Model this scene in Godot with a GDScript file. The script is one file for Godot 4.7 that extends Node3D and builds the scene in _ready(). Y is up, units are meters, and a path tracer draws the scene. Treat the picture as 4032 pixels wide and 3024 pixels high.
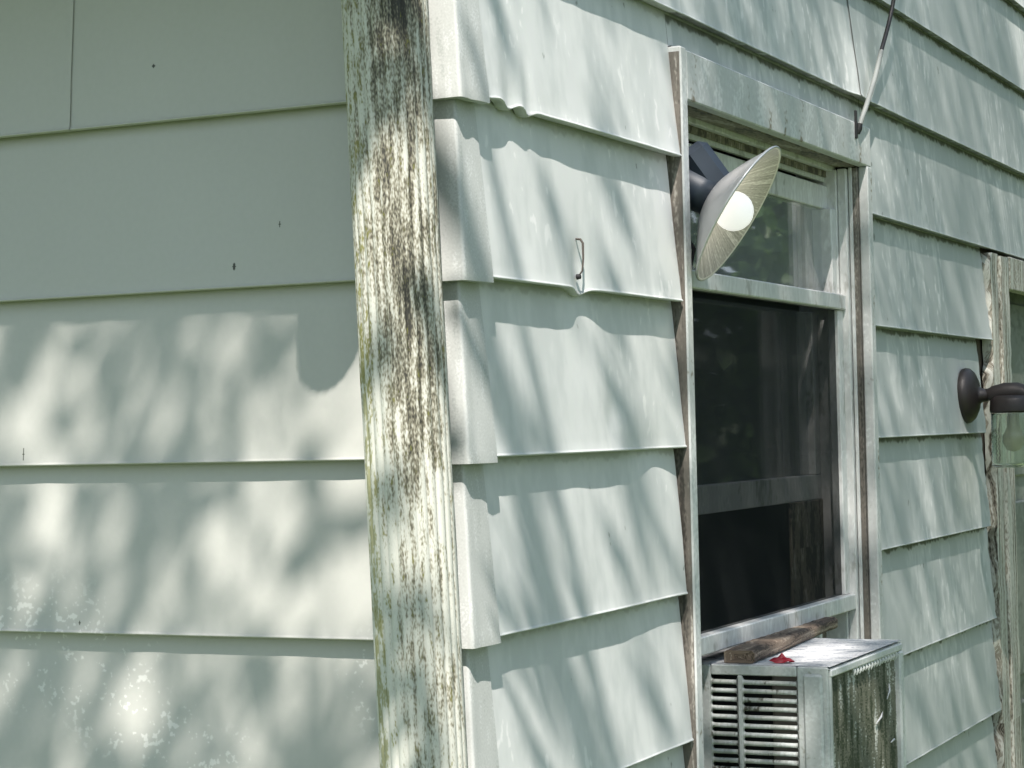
extends Node3D

const Y0 := 2.13          # height of the reference siding line above the ground
const P := 0.2032         # exposure of one siding course
const DT := 0.0167        # how far a siding lip stands proud of the course below
var ORG := Vector3.ZERO
var M := {}
var rng := RandomNumberGenerator.new()
var sun_to := Vector3.ZERO

# ---------------------------------------------------------------- mesh builder
class MB:
	var v := PackedVector3Array()
	var n := PackedVector3Array()
	var uv := PackedVector2Array()
	var ix := PackedInt32Array()
	var org := Vector3.ZERO
	func vert(p: Vector3, t := Vector2.ZERO) -> int:
		v.append(p - org); uv.append(t); n.append(Vector3.ZERO)
		return v.size() - 1
	func tri(a: int, b: int, c: int):   # counter-clockwise seen from the front
		var fn := (v[b] - v[a]).cross(v[c] - v[a])
		n[a] += fn; n[b] += fn; n[c] += fn
		ix.append(a); ix.append(c); ix.append(b)
	func quad(a: Vector3, b: Vector3, c: Vector3, d: Vector3, ta := Vector2.ZERO, tb := Vector2(1, 0), tc := Vector2(1, 1), td := Vector2(0, 1)):
		var i := vert(a, ta); var j := vert(b, tb); var k := vert(c, tc); var l := vert(d, td)
		tri(i, j, k); tri(i, k, l)
	func grid(rows: Array, uvs: Array, flip := false):   # rows of points; smooth
		var base := v.size(); var w: int = rows[0].size()
		for r in rows.size():
			for c in w: vert(rows[r][c], uvs[r][c])
		for r in rows.size() - 1:
			for c in w - 1:
				var a := base + r * w + c; var b := a + 1; var d := a + w; var e := d + 1
				if flip: tri(a, d, e); tri(a, e, b)
				else: tri(a, b, e); tri(a, e, d)
	func pln(p: Vector3, ax: int) -> Vector2:      # texture lies in the plane of the face, its v running down the height
		return Vector2(p.z, -p.y) if ax == 0 else (Vector2(p.x, p.z) if ax == 1 else Vector2(p.x, -p.y))
	func box(c: Vector3, s: Vector3, bev := 0.0, basis := Basis.IDENTITY):
		var h := s * 0.5; var b: float = min(bev, min(h.x, min(h.y, h.z)) * 0.9)
		if b <= 0.0:
			for ax in 3:
				for sg in [-1.0, 1.0]:
					var nn := Vector3.ZERO; nn[ax] = sg
					var u := Vector3.ZERO; u[(ax + 1) % 3] = 1.0
					var w := nn.cross(u)
					var p := nn * h[ax]; var pu := u * h[(ax + 1) % 3]; var pw := w * (h * w).abs().length()
					var ul: float = s[(ax + 1) % 3]; var wl := pw.length() * 2.0
					var qs := [c + basis * (p - pu - pw), c + basis * (p + pu - pw), c + basis * (p + pu + pw), c + basis * (p - pu + pw)]
					quad(qs[0], qs[1], qs[2], qs[3], pln(qs[0], ax), pln(qs[1], ax), pln(qs[2], ax), pln(qs[3], ax))
			return
		# chamfered box: six faces, twelve edges, eight corners
		var cs := {}
		for sx in [-1, 1]:
			for sy in [-1, 1]:
				for sz in [-1, 1]:
					var o := Vector3(sx * h.x, sy * h.y, sz * h.z)
					for ax in 3:
						var q := o
						for k in 3:
							if k != ax: q[k] -= sign(o[k]) * b
						cs[[sx, sy, sz, ax]] = q
		for ax in 3:
			var u := (ax + 1) % 3; var w := (ax + 2) % 3
			for sg in [-1, 1]:
				var ps := []
				for st in [[-1, -1], [1, -1], [1, 1], [-1, 1]]:
					var key := [0, 0, 0]; key[ax] = sg; key[u] = st[0]; key[w] = st[1]
					ps.append(c + basis * (cs[[key[0], key[1], key[2], ax]] as Vector3))
				if sg < 0: ps.reverse()
				quad(ps[0], ps[1], ps[2], ps[3], pln(ps[0], ax), pln(ps[1], ax), pln(ps[2], ax), pln(ps[3], ax))
			for su in [-1, 1]:       # edges along ax
				for sw in [-1, 1]:
					var k0 := [0, 0, 0]; var k1 := [0, 0, 0]
					k0[ax] = -1; k0[u] = su; k0[w] = sw; k1[ax] = 1; k1[u] = su; k1[w] = sw
					var a: Vector3 = c + basis * (cs[[k0[0], k0[1], k0[2], u]] as Vector3); var bb: Vector3 = c + basis * (cs[[k1[0], k1[1], k1[2], u]] as Vector3)
					var d: Vector3 = c + basis * (cs[[k1[0], k1[1], k1[2], w]] as Vector3); var e: Vector3 = c + basis * (cs[[k0[0], k0[1], k0[2], w]] as Vector3)
					var mid := (a + bb + d + e) * 0.25 - c
					if (bb - a).cross(d - a).dot(mid) > 0: quad(a, bb, d, e, pln(a, u), pln(bb, u), pln(d, u), pln(e, u))
					else: quad(e, d, bb, a, pln(e, u), pln(d, u), pln(bb, u), pln(a, u))
		for sx in [-1, 1]:
			for sy in [-1, 1]:
				for sz in [-1, 1]:
					var a: Vector3 = c + basis * (cs[[sx, sy, sz, 0]] as Vector3); var bb: Vector3 = c + basis * (cs[[sx, sy, sz, 1]] as Vector3); var d: Vector3 = c + basis * (cs[[sx, sy, sz, 2]] as Vector3)
					var i := vert(a); var j := vert(bb); var k := vert(d)
					if (bb - a).cross(d - a).dot(a - c) > 0: tri(i, j, k)
					else: tri(i, k, j)
	func tube(pts: Array, radii: Array, sides := 12, caps := true, flute := 0, amp := 0.0):
		var rows := []; var uvs := []; var up := Vector3.UP; var len := 0.0
		var prev := Vector3.ZERO
		for i in pts.size():
			var d: Vector3 = ((pts[min(i + 1, pts.size() - 1)] as Vector3) - (pts[max(i - 1, 0)] as Vector3)).normalized()
			if prev == Vector3.ZERO:
				prev = d.cross(Vector3(0, 0, 1) if abs(d.z) < 0.9 else Vector3(1, 0, 0)).normalized()
			prev = (prev - d * prev.dot(d)).normalized()
			var q := d.cross(prev)
			if i > 0: len += (pts[i] as Vector3).distance_to(pts[i - 1])
			var row := []; var ur := []
			for s in sides + 1:
				var a := TAU * s / sides
				var r: float = radii[i] if radii.size() > 1 else radii[0]
				if flute > 0: r += amp * (pow(abs(cos(a * flute * 0.5)), 0.6) - 0.6)
				row.append(pts[i] + (prev * cos(a) + q * sin(a)) * r); ur.append(Vector2(float(s) / sides, len))
			rows.append(row); uvs.append(ur)
		grid(rows, uvs, false)
		if caps:
			for e in [0, pts.size() - 1]:
				var c := vert(pts[e]); var ring := []
				for s in sides: ring.append(vert(rows[e][s]))
				for s in sides:
					if e == 0: tri(c, ring[(s + 1) % sides], ring[s])
					else: tri(c, ring[s], ring[(s + 1) % sides])
	func lathe(prof: Array, o: Vector3, b: Basis, seg := 32):    # prof of Vector2(radius, height along b.y), going up outside
		var rows := []; var uvs := []; var len := 0.0
		for i in prof.size():
			if i > 0: len += (prof[i] as Vector2).distance_to(prof[i - 1])
			var row := []; var ur := []
			for s in seg + 1:
				var a := TAU * s / seg
				row.append(o + b * Vector3(prof[i].x * cos(a), prof[i].y, prof[i].x * sin(a))); ur.append(Vector2(float(s) / seg, len))
			rows.append(row); uvs.append(ur)
		grid(rows, uvs, true)
	func commit() -> ArrayMesh:
		for i in n.size(): n[i] = n[i].normalized() if n[i].length_squared() > 0.0 else Vector3.UP
		var a := []; a.resize(Mesh.ARRAY_MAX)
		a[Mesh.ARRAY_VERTEX] = v; a[Mesh.ARRAY_NORMAL] = n; a[Mesh.ARRAY_TEX_UV] = uv; a[Mesh.ARRAY_INDEX] = ix
		var m := ArrayMesh.new(); m.add_surface_from_arrays(Mesh.PRIMITIVE_TRIANGLES, a)
		return m

func mb() -> MB:
	var m := MB.new(); m.org = ORG
	return m
func put(m: MB, called: String, mat: Material, parent: Node) -> MeshInstance3D:
	var o := MeshInstance3D.new(); o.name = called; o.mesh = m.commit(); o.material_override = mat
	o.cast_shadow = GeometryInstance3D.SHADOW_CASTING_SETTING_ON
	parent.add_child(o, true)
	return o
func thing(called: String, label: String, category: String, at := Vector3.ZERO, group := "") -> Node3D:
	var o := Node3D.new(); o.name = called; add_child(o, true); o.position = at; ORG = at
	o.set_meta("label", label); o.set_meta("category", category)
	if group: o.set_meta("group", group)
	return o
func part(called: String, parent: Node) -> Node3D:
	var o := Node3D.new(); o.name = called; parent.add_child(o, true)
	return o
func ref(x: float, y: float, z: float) -> Vector3: return Vector3(x, y + Y0, z)

# ---------------------------------------------------------------- textures
func noise_layer(w: int, h: int, sw: int, sh: int, freq: float, sd: int, oct := 4, ridged := false) -> PackedByteArray:
	var f := FastNoiseLite.new(); f.noise_type = FastNoiseLite.TYPE_SIMPLEX_SMOOTH; f.seed = sd; f.frequency = freq
	f.fractal_type = FastNoiseLite.FRACTAL_RIDGED if ridged else FastNoiseLite.FRACTAL_FBM; f.fractal_octaves = oct
	var im := f.get_image(sw, sh, false, false, false)
	im.convert(Image.FORMAT_L8)
	if sw != w or sh != h: im.resize(w, h, Image.INTERPOLATE_CUBIC)
	return im.get_data()
func nv(b: int) -> float: return b / 255.0
func stp(a: float, b: float, x: float) -> float:
	var t: float = clamp((x - a) / (b - a), 0.0, 1.0)
	return t * t * (3.0 - 2.0 * t)
func tex_of(px: PackedByteArray, w: int, h: int) -> ImageTexture:
	var im := Image.create_from_data(w, h, false, Image.FORMAT_RGB8, px)
	return ImageTexture.create_from_image(im)
func s8(x: float) -> int:   # linear reflectance to sRGB byte
	x = clamp(x, 0.0, 1.0)
	var s := 12.92 * x if x <= 0.0031308 else 1.055 * pow(x, 1.0 / 2.4) - 0.055
	return int(s * 255.0 + 0.5)
var lut := PackedByteArray()
func make_lut():
	lut.resize(1024)
	for i in 1024: lut[i] = s8(i / 1023.0)
func q(x: float) -> int: return lut[clampi(int(x * 1023.0), 0, 1023)]

func std(c: Color, rough := 0.6, metal := 0.0) -> StandardMaterial3D:
	var m := StandardMaterial3D.new(); m.albedo_color = c; m.roughness = rough; m.metallic = metal
	return m
func lin(r: float, g: float, b: float) -> Color: return Color(r, g, b).linear_to_srgb()

const RW := 3.4
const RH := 2.6
func paint_right() -> ImageTexture:      # side wall: pale paint with chalk, flakes and mildew mixed with painted shade under the lips; 3.4 m by 2.6 m from (0, +1.0)
	var w := 2048; var h := 1566
	var broad := noise_layer(w, h, 256, 196, 0.012, 3, 3)
	var drip := noise_layer(w, h, 1024, 98, 0.03, 5, 5)
	var fine := noise_layer(w, h, 2048, 783, 0.06, 9, 4)
	var rag := noise_layer(w, h, 1024, 783, 0.035, 12, 4)
	var px := PackedByteArray(); px.resize(w * h * 3)
	var i := 0
	for y in h:
		var yy := 1.0 - RH * y / h
		var kf := -yy / P
		var t: float = kf - floorf(kf)              # 0 just under the lip above, 1 at this course's own lip
		for x in w:
			var s := RW * x / w
			var b := nv(broad[i]); var d := nv(drip[i]); var f := nv(fine[i]); var r := nv(rag[i])
			var chalk: float = stp(0.52, 0.60, d * 0.6 + b * 0.25 + f * 0.25) * (0.25 + 0.75 * stp(0.35, 0.62, b))
			chalk *= 0.55 + 0.45 * stp(0.4, 0.7, f)
			var flake: float = stp(0.655, 0.685, f * 0.65 + r * 0.35) * stp(0.45, 0.6, b)
			var a: float = 0.03 * (b - 0.5) + 0.02 * (f - 0.5)
			var cr := 0.440 + a; var cg := 0.470 + a; var cb := 0.458 + a
			var white: float = clampf(0.5 * chalk + 0.55 * flake, 0.0, 1.0)
			if s < 0.7: white = clampf(0.30 + 0.28 * stp(0.36, 0.60, d * 0.45 + b * 0.3 + f * 0.25) + 0.10 * (b - 0.5) + 0.5 * flake, 0.0, 1.0)
			cr = lerpf(cr, 0.72, white); cg = lerpf(cg, 0.725, white); cb = lerpf(cb, 0.705, white)
			var mil_shade: float = stp(0.006, 0.020, 0.040 * (r * 0.9 + f * 0.9 + d * 0.3 - 0.62) - (t - 0.028) * 0.55)   # ragged mildew, darkened further for the shade under the lip
			if s < 0.68: mil_shade *= 0.3
			mil_shade = mil_shade * (0.6 + 0.4 * f)
			cr = lerpf(cr, 0.065, mil_shade); cg = lerpf(cg, 0.067, mil_shade); cb = lerpf(cb, 0.046, mil_shade)
			if f * 0.55 + r * 0.45 < 0.235:
				cr *= 0.5; cg *= 0.5; cb *= 0.47
			px[i * 3] = q(cr); px[i * 3 + 1] = q(cg); px[i * 3 + 2] = q(cb)
			i += 1
	return tex_of(px, w, h)

const LW := 1.3
func paint_left() -> ImageTexture:       # front wall: cleaner paint, a few specks, paint spatter low down; 1.3 m square from (0, +0.1)
	var w := 1300; var h := 1300
	var broad := noise_layer(w, h, 163, 163, 0.02, 23, 3)
	var fine := noise_layer(w, h, 1300, 1300, 0.09, 29, 3)
	var blob := noise_layer(w, h, 1300, 1300, 0.022, 31, 3)
	var px := PackedByteArray(); px.resize(w * h * 3)
	var i := 0
	for y in h:
		var yy := 0.1 - LW * y / h
		var kf := -yy / P
		var t: float = kf - floorf(kf)
		var low: float = stp(-0.72, -0.80, yy)
		for x in w:
			var b := nv(broad[i]); var f := nv(fine[i]); var c := nv(blob[i])
			var a := 0.03 * (b - 0.5) + 0.02 * (f - 0.5)
			var sp: float = stp(0.625, 0.66, f * 0.6 + c * 0.4 + 0.07 * (t - 0.5)) * low * stp(0.42, 0.6, b)
			a += 0.15 * sp
			var cr := 0.444 + a; var cg := 0.447 + a; var cb := 0.412 + a
			px[i * 3] = q(cr); px[i * 3 + 1] = q(cg); px[i * 3 + 2] = q(cb)
			i += 1
	var marks := [[-0.30, -0.381, 2, 4], [-0.24, -0.335, 1, 3], [-0.61, -0.595, 1, 7], [-0.53, -0.80, 1, 2], [-0.41, -0.135, 2, 2]]
	for m in marks:
		for dy in range(-m[3], m[3] + 1):
			for dx in range(-m[2], m[2] + 1):
				if pow(float(dx) / m[2], 2) + pow(float(dy) / m[3], 2) > 1.0: continue
				var X := int((-m[0]) / LW * w) + dx; var Y := int((0.1 - m[1]) / LW * h) + dy
				var j: int = (Y * w + X) * 3
				px[j] = 52; px[j + 1] = 54; px[j + 2] = 44
	return tex_of(px, w, h)

func paint_pipe() -> ImageTexture:       # drainpipe: pale paint under streaked black-brown grime and some yellow-green algae
	var w := 768; var h := 2048             # once round, 1.3 m high
	var st := noise_layer(w, h, 768, 260, 0.05, 41, 4)
	var sp := noise_layer(w, h, 768, 1100, 0.16, 43, 3)
	var sp2 := noise_layer(w, h, 768, 1000, 0.035, 47, 4)
	var br := noise_layer(w, h, 96, 128, 0.03, 53, 3)
	var px := PackedByteArray(); px.resize(w * h * 3)
	var i := 0
	for y in h:
		var v := float(y) / h
		for x in w:
			var u := float(x) / w
			var a := nv(st[i]); var b := nv(sp[i]); var c := nv(sp2[i]); var d := nv(br[i])
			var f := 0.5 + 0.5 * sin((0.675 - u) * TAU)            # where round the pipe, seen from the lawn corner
			var fl: float = 1.0 - absf(fposmod(u * 24.0, 1.0) - 0.5) * 2.0
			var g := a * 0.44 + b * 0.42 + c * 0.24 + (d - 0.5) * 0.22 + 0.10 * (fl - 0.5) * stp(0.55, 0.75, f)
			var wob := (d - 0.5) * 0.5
			g += 0.10 * gs(f, 0.52 + wob, 0.13) + 0.07 * gs(f, 0.80 + wob * 0.6, 0.07) + 0.075 * (1.0 - stp(0.28, 0.50, v)) - 0.05 * stp(0.42, 0.52, v) - 0.05 * stp(0.36, 0.10, f)  # tone also darker over the top part, paler lower down and on one side
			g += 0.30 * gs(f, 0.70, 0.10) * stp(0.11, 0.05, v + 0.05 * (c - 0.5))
			var n0 := 0.10 * (b - 0.5)
			g -= 0.022
			var t1: float = stp(0.48, 0.62, g); var t2: float = stp(0.59, 0.71, g); var t3: float = stp(0.70, 0.82, g)
			var cr := lerpf(lerpf(lerpf(0.54, 0.32, t1), 0.135, t2), 0.03, t3) + n0 * (1.0 - t2)
			var cg := lerpf(lerpf(lerpf(0.545, 0.31, t1), 0.125, t2), 0.029, t3) + n0 * (1.0 - t2)
			var cb := lerpf(lerpf(lerpf(0.485, 0.245, t1), 0.088, t2), 0.022, t3) + n0 * (1.0 - t2)
			var alg: float = stp(0.50, 0.60, c * 0.5 + b * 0.3 + a * 0.2 - 0.05 + 0.16 * gs(f, 0.06, 0.06) * stp(0.25, 0.4, v) - 0.08 * stp(0.1, 0.3, f)) * 0.7
			cr = lerpf(cr, 0.20, alg); cg = lerpf(cg, 0.20, alg); cb = lerpf(cb, 0.045, alg)
			px[i * 3] = q(cr); px[i * 3 + 1] = q(cg); px[i * 3 + 2] = q(cb)
			i += 1
	return tex_of(px, w, h)

func paint_mix(w: int, h: int, sw: int, sh: int, freq: float, sd: int, lo: Color, mid: Color, hi: Color, e0: float, e1: float, e2: float, e3: float) -> ImageTexture:   # three matters over a stretched noise
	var a := noise_layer(w, h, sw, sh, freq, sd, 5)
	var b := noise_layer(w, h, w, h, 0.08, sd + 1, 3)
	var px := PackedByteArray(); px.resize(w * h * 3)
	for i in w * h:
		var g := nv(a[i]) * 0.72 + nv(b[i]) * 0.28
		var c: Color = lo.lerp(mid, stp(e0, e1, g)).lerp(hi, stp(e2, e3, g))
		var f := 0.9 + 0.2 * nv(b[i])
		px[i * 3] = q(c.r * f); px[i * 3 + 1] = q(c.g * f); px[i * 3 + 2] = q(c.b * f)
	return tex_of(px, w, h)

func textured(t: Texture2D, rough: float, us := 1.0, vs := 1.0, metal := 0.0) -> StandardMaterial3D:
	var m := StandardMaterial3D.new(); m.albedo_texture = t; m.roughness = rough; m.metallic = metal
	m.uv1_scale = Vector3(us, vs, 1); m.texture_repeat = true
	return m
func grain(m: StandardMaterial3D, freq: float, strength: float, sc := 6.0):
	var f := FastNoiseLite.new(); f.frequency = freq; f.fractal_octaves = 4; f.seed = 77
	var t := NoiseTexture2D.new(); t.noise = f; t.width = 512; t.height = 512; t.seamless = true; t.as_normal_map = true; t.bump_strength = strength
	m.normal_enabled = true; m.normal_texture = t

func make_materials():
	make_lut()
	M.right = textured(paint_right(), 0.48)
	M.left = textured(paint_left(), 0.45)
	M.pipe = textured(paint_pipe(), 0.62, 1.0, 1.0 / 1.3)
	M.cap = textured(paint_mix(512, 512, 512, 128, 0.012, 61, Color(0.39, 0.41, 0.39), Color(0.46, 0.475, 0.455), Color(0.53, 0.545, 0.53), 0.26, 0.40, 0.56, 0.68), 0.42, 3.0, 3.0)
	M.trim = textured(paint_mix(512, 512, 256, 64, 0.03, 65, Color(0.24, 0.21, 0.16), Color(0.52, 0.535, 0.52), Color(0.62, 0.635, 0.62), 0.24, 0.36, 0.56, 0.66), 0.5, 2.0, 2.0)
	M.stained = textured(paint_mix(512, 1024, 512, 64, 0.02, 68, Color(0.045, 0.04, 0.033), Color(0.14, 0.125, 0.106), Color(0.36, 0.34, 0.30), 0.30, 0.50, 0.58, 0.78), 0.6, 5.0, 1.0)
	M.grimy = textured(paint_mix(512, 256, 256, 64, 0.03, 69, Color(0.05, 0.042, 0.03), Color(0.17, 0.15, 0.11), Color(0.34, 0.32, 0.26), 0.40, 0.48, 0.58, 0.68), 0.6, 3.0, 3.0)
	M.sash = textured(paint_mix(512, 256, 256, 64, 0.03, 71, Color(0.40, 0.40, 0.375), Color(0.58, 0.585, 0.57), Color(0.66, 0.67, 0.655), 0.30, 0.42, 0.56, 0.66), 0.4, 2.0, 2.0)
	M.wood = textured(paint_mix(512, 1024, 512, 64, 0.03, 73, Color(0.06, 0.05, 0.036), Color(0.27, 0.25, 0.20), Color(0.54, 0.54, 0.48), 0.30, 0.42, 0.45, 0.56), 0.8, 4.0, 1.0)
	M.lumber = textured(paint_mix(512, 256, 64, 256, 0.03, 79, Color(0.06, 0.042, 0.03), Color(0.17, 0.125, 0.09), Color(0.32, 0.26, 0.20), 0.36, 0.46, 0.54, 0.66), 0.85, 2.0, 6.0)
	M.sheath = std(lin(0.07, 0.055, 0.04), 0.9)
	M.inside = std(lin(0.16, 0.14, 0.115), 0.9)
	M.scratch_dark = std(lin(0.06, 0.05, 0.042), 0.8)
	M.dark = std(lin(0.012, 0.012, 0.013), 0.7)
	M.acbody = textured(paint_mix(512, 512, 256, 128, 0.03, 83, Color(0.30, 0.31, 0.27), Color(0.44, 0.465, 0.45), Color(0.50, 0.53, 0.515), 0.26, 0.38, 0.52, 0.64), 0.45, 3.0, 3.0)
	M.actop = textured(paint_mix(512, 512, 128, 512, 0.03, 87, Color(0.22, 0.24, 0.29), Color(0.62, 0.63, 0.63), Color(0.74, 0.75, 0.74), 0.38, 0.46, 0.5, 0.62), 0.4, 4.0, 5.0)
	M.slat = textured(paint_mix(512, 256, 256, 256, 0.02, 89, Color(0.09, 0.085, 0.065), Color(0.42, 0.44, 0.41), Color(0.50, 0.53, 0.51), 0.28, 0.40, 0.5, 0.62), 0.45, 4.0, 4.0)
	M.coil = textured(paint_mix(512, 1024, 512, 96, 0.022, 93, Color(0.05, 0.062, 0.038), Color(0.15, 0.155, 0.115), Color(0.48, 0.50, 0.45), 0.38, 0.50, 0.585, 0.70), 0.55, 2.4, 2.4)
	M.alum = std(lin(0.60, 0.60, 0.595), 0.42, 0.55)
	grain(M.alum, 0.02, 1.2)
	M.alum_in = textured(paint_mix(512, 512, 512, 64, 0.03, 95, Color(0.26, 0.26, 0.255), Color(0.34, 0.34, 0.335), Color(0.52, 0.52, 0.52), 0.34, 0.48, 0.56, 0.68), 0.36, 6.0, 3.0, 0.6)
	M.navy = std(lin(0.018, 0.028, 0.042), 0.5)
	M.bronze = std(lin(0.016, 0.012, 0.011), 0.5)
	M.cable = std(lin(0.012, 0.012, 0.013), 0.55)
	M.cablepaint = std(lin(0.20, 0.215, 0.205), 0.6)
	M.red = std(lin(0.27, 0.010, 0.024), 0.45)
	M.door = textured(paint_mix(256, 512, 128, 128, 0.02, 97, Color(0.12, 0.135, 0.115), Color(0.20, 0.22, 0.19), Color(0.26, 0.28, 0.25), 0.3, 0.45, 0.55, 0.7), 0.5, 1.0, 1.0)
	M.roof = std(lin(0.06, 0.058, 0.055), 0.9)
	M.bark = textured(paint_mix(256, 512, 256, 64, 0.04, 99, Color(0.05, 0.04, 0.03), Color(0.12, 0.10, 0.075), Color(0.2, 0.18, 0.14), 0.35, 0.5, 0.55, 0.7), 0.9, 2.0, 0.6)
	M.concrete = textured(paint_mix(512, 512, 512, 512, 0.02, 111, Color(0.34, 0.33, 0.30), Color(0.45, 0.445, 0.42), Color(0.50, 0.495, 0.47), 0.35, 0.5, 0.55, 0.7), 0.9)
	M.ground = StandardMaterial3D.new()
	M.ground.albedo_texture = paint_mix(1024, 1024, 512, 512, 0.02, 101, Color(0.05, 0.07, 0.025), Color(0.09, 0.14, 0.045), Color(0.17, 0.19, 0.08), 0.35, 0.5, 0.58, 0.75)
	M.ground.roughness = 1.0; M.ground.uv1_scale = Vector3(60, 60, 1)
	M.leaf = std(lin(0.055, 0.105, 0.028), 0.5); M.leaf.backlight = Color(0.35, 0.42, 0.12); M.leaf.backlight_enabled = true
	M.leaf.cull_mode = BaseMaterial3D.CULL_DISABLED
	var g := std(Color(0.93, 0.97, 0.95, 0.10), 0.02); g.transparency = BaseMaterial3D.TRANSPARENCY_ALPHA; g.metallic_specular = 0.5; M.glass = g
	var sc := std(Color(0.135, 0.15, 0.15, 0.42), 0.9); sc.transparency = BaseMaterial3D.TRANSPARENCY_ALPHA; sc.metallic_specular = 0.1; M.screen = sc
	var jar := std(Color(0.90, 0.94, 0.90, 0.04), 0.03); jar.refraction_enabled = true; jar.refraction_scale = 0.05; M.jar = jar
	var bulb := std(lin(0.82, 0.81, 0.80), 0.45); bulb.emission_enabled = true; bulb.emission = Color(1.0, 0.99, 0.985); bulb.emission_energy_multiplier = 0.36; M.bulb = bulb
	M.bulb2 = std(lin(0.36, 0.34, 0.24), 0.2)
	M.acwhite = textured(paint_mix(512, 512, 256, 256, 0.02, 107, Color(0.42, 0.44, 0.42), Color(0.56, 0.58, 0.565), Color(0.66, 0.68, 0.665), 0.25, 0.4, 0.55, 0.7), 0.42, 3.0, 3.0)

# ---------------------------------------------------------------- siding
func wp(wall: String, along: float, out: float, y: float) -> Vector3:
	return ref(out, y, -along) if wall == "R" else ref(-along, y, out)
func wuv(wall: String, along: float, y: float) -> Vector2:
	return Vector2(along / RW, (1.0 - y) / RH) if wall == "R" else Vector2(along / LW, (0.1 - y) / LW)
func gs(x: float, c: float, w: float) -> float: return exp(-pow((x - c) / w, 2))

var wav := FastNoiseLite.new()
func bend(wall: String, k: int, a: float, t: float) -> Vector2:     # dents and waves of the sheet: (out, up) at t from 0 (top) to 1 (lip)
	var o := 0.0; var u := 0.0
	o += wav.get_noise_3d(a * 9.0, t * 2.0, k * 7.3 + (40.0 if wall == "R" else 0.0)) * 0.0011 * t
	if wall == "R" and a < 0.72:
		var lip := pow(t, 3.0)
		if k == 1:
			o += lip * (0.0022 - 0.0070 * gs(a, 0.135, 0.022) - 0.0055 * gs(a, 0.185, 0.016) - 0.002 * gs(a, 0.24, 0.05))
			u += pow(t, 12.0) * (-0.0042 * gs(a, 0.133, 0.012) - 0.0052 * gs(a, 0.186, 0.012) + 0.004 * gs(a, 0.10, 0.025) + 0.003 * gs(a, 0.158, 0.012))
		elif k == 2:
			o += lip * (0.0015 - 0.0095 * gs(a, 0.335, 0.040)) - 0.004 * gs(a, 0.325, 0.03) * gs(t, 0.82, 0.12)
			u += pow(t, 12.0) * -0.0075 * gs(a, 0.333, 0.020)
			o += 0.003 * gs(a, 0.30, 0.022) * gs(t, 0.86, 0.14)
		elif k == 3:
			o += lip * -0.0080 * gs(a, 0.57, 0.07) - 0.0045 * gs(a, 0.425, 0.018) * gs(t, 0.80, 0.14) + 0.0022 * gs(a, 0.455, 0.02) * gs(t, 0.85, 0.12)
		elif k == 4:
			o += lip * -0.0035 * gs(a, 0.60, 0.1)
			o += 0.0015 * gs(a, 0.3, 0.05) * gs(t, 0.4, 0.3)
	if wall == "R" and k == 0 and a > 1.4 and a < 1.75:
		o += 0.006 * t * gs(a, 1.575, 0.035)
	if wall == "R" and k == 2 and a > 2.4: o += 0.006 * pow(t, 3.0) * gs(a, 2.56, 0.06)
	return Vector2(o, u)

func panel(parent: Node, wall: String, k: int, a0: float, a1: float, y_top := 999.0, y_bot := -999.0, extra := 0.0, end_wave := 0.0):
	var yt := -(k - 1) * P; var yb := -k * P
	var m := mb(); var rows := []; var uvs := []
	var nseg: int = max(2, int((a1 - a0) / (0.008 if (a0 < 0.7 or wall == "L") and a0 < 1.2 else 0.02)))
	var prof := []        # (t, out offset, y offset)
	prof.append([0.0, -0.001, 0.006])
	for j in range(1, 17): prof.append([j / 16.0 * 0.980, 0.0, 0.0])
	prof.append([0.990, 0.0012, 0.0]); prof.append([0.9955, 0.0017, 0.0]); prof.append([1.0, 0.0010, 0.0]); prof.append([1.0, -0.0016, -0.0008]); prof.append([1.0, -0.007, -0.0004]); prof.append([1.0, -0.0135, 0.0008])
	for p in prof:
		var row := []; var ur := []
		for s in nseg + 1:
			var a := lerpf(a0, a1, float(s) / nseg)
			var t: float = p[0]
			var y: float = lerpf(yt, yb, t) + p[2]
			if end_wave > 0.0 and s == nseg: a += wav.get_noise_2d(y * 60.0, k * 13.0) * end_wave
			var d := bend(wall, k, a, t)
			y += d.y
			y = clamp(y, y_bot, y_top)
			if wall == "R" and k < 0: y = minf(y, 0.49 + 0.4986 * minf(a, 6.0 - a))      # cut along the slope of the roof
			var tt: float = (yt - y) / P if (y_top < 900.0 or y_bot > -900.0) else t
			row.append(wp(wall, a, -DT * (1.0 - tt) + d.x + p[1] + extra, y)); ur.append(wuv(wall, a, y - (0.004 if p[1] < -0.001 and t == 1.0 else 0.0)))  # lip return takes its colour from the mildew and painted shade band
		rows.append(row); uvs.append(ur)
	m.grid(rows, uvs, wall == "R")
	return put(m, "siding_panel", M.right if wall == "R" else M.left, parent)

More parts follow.
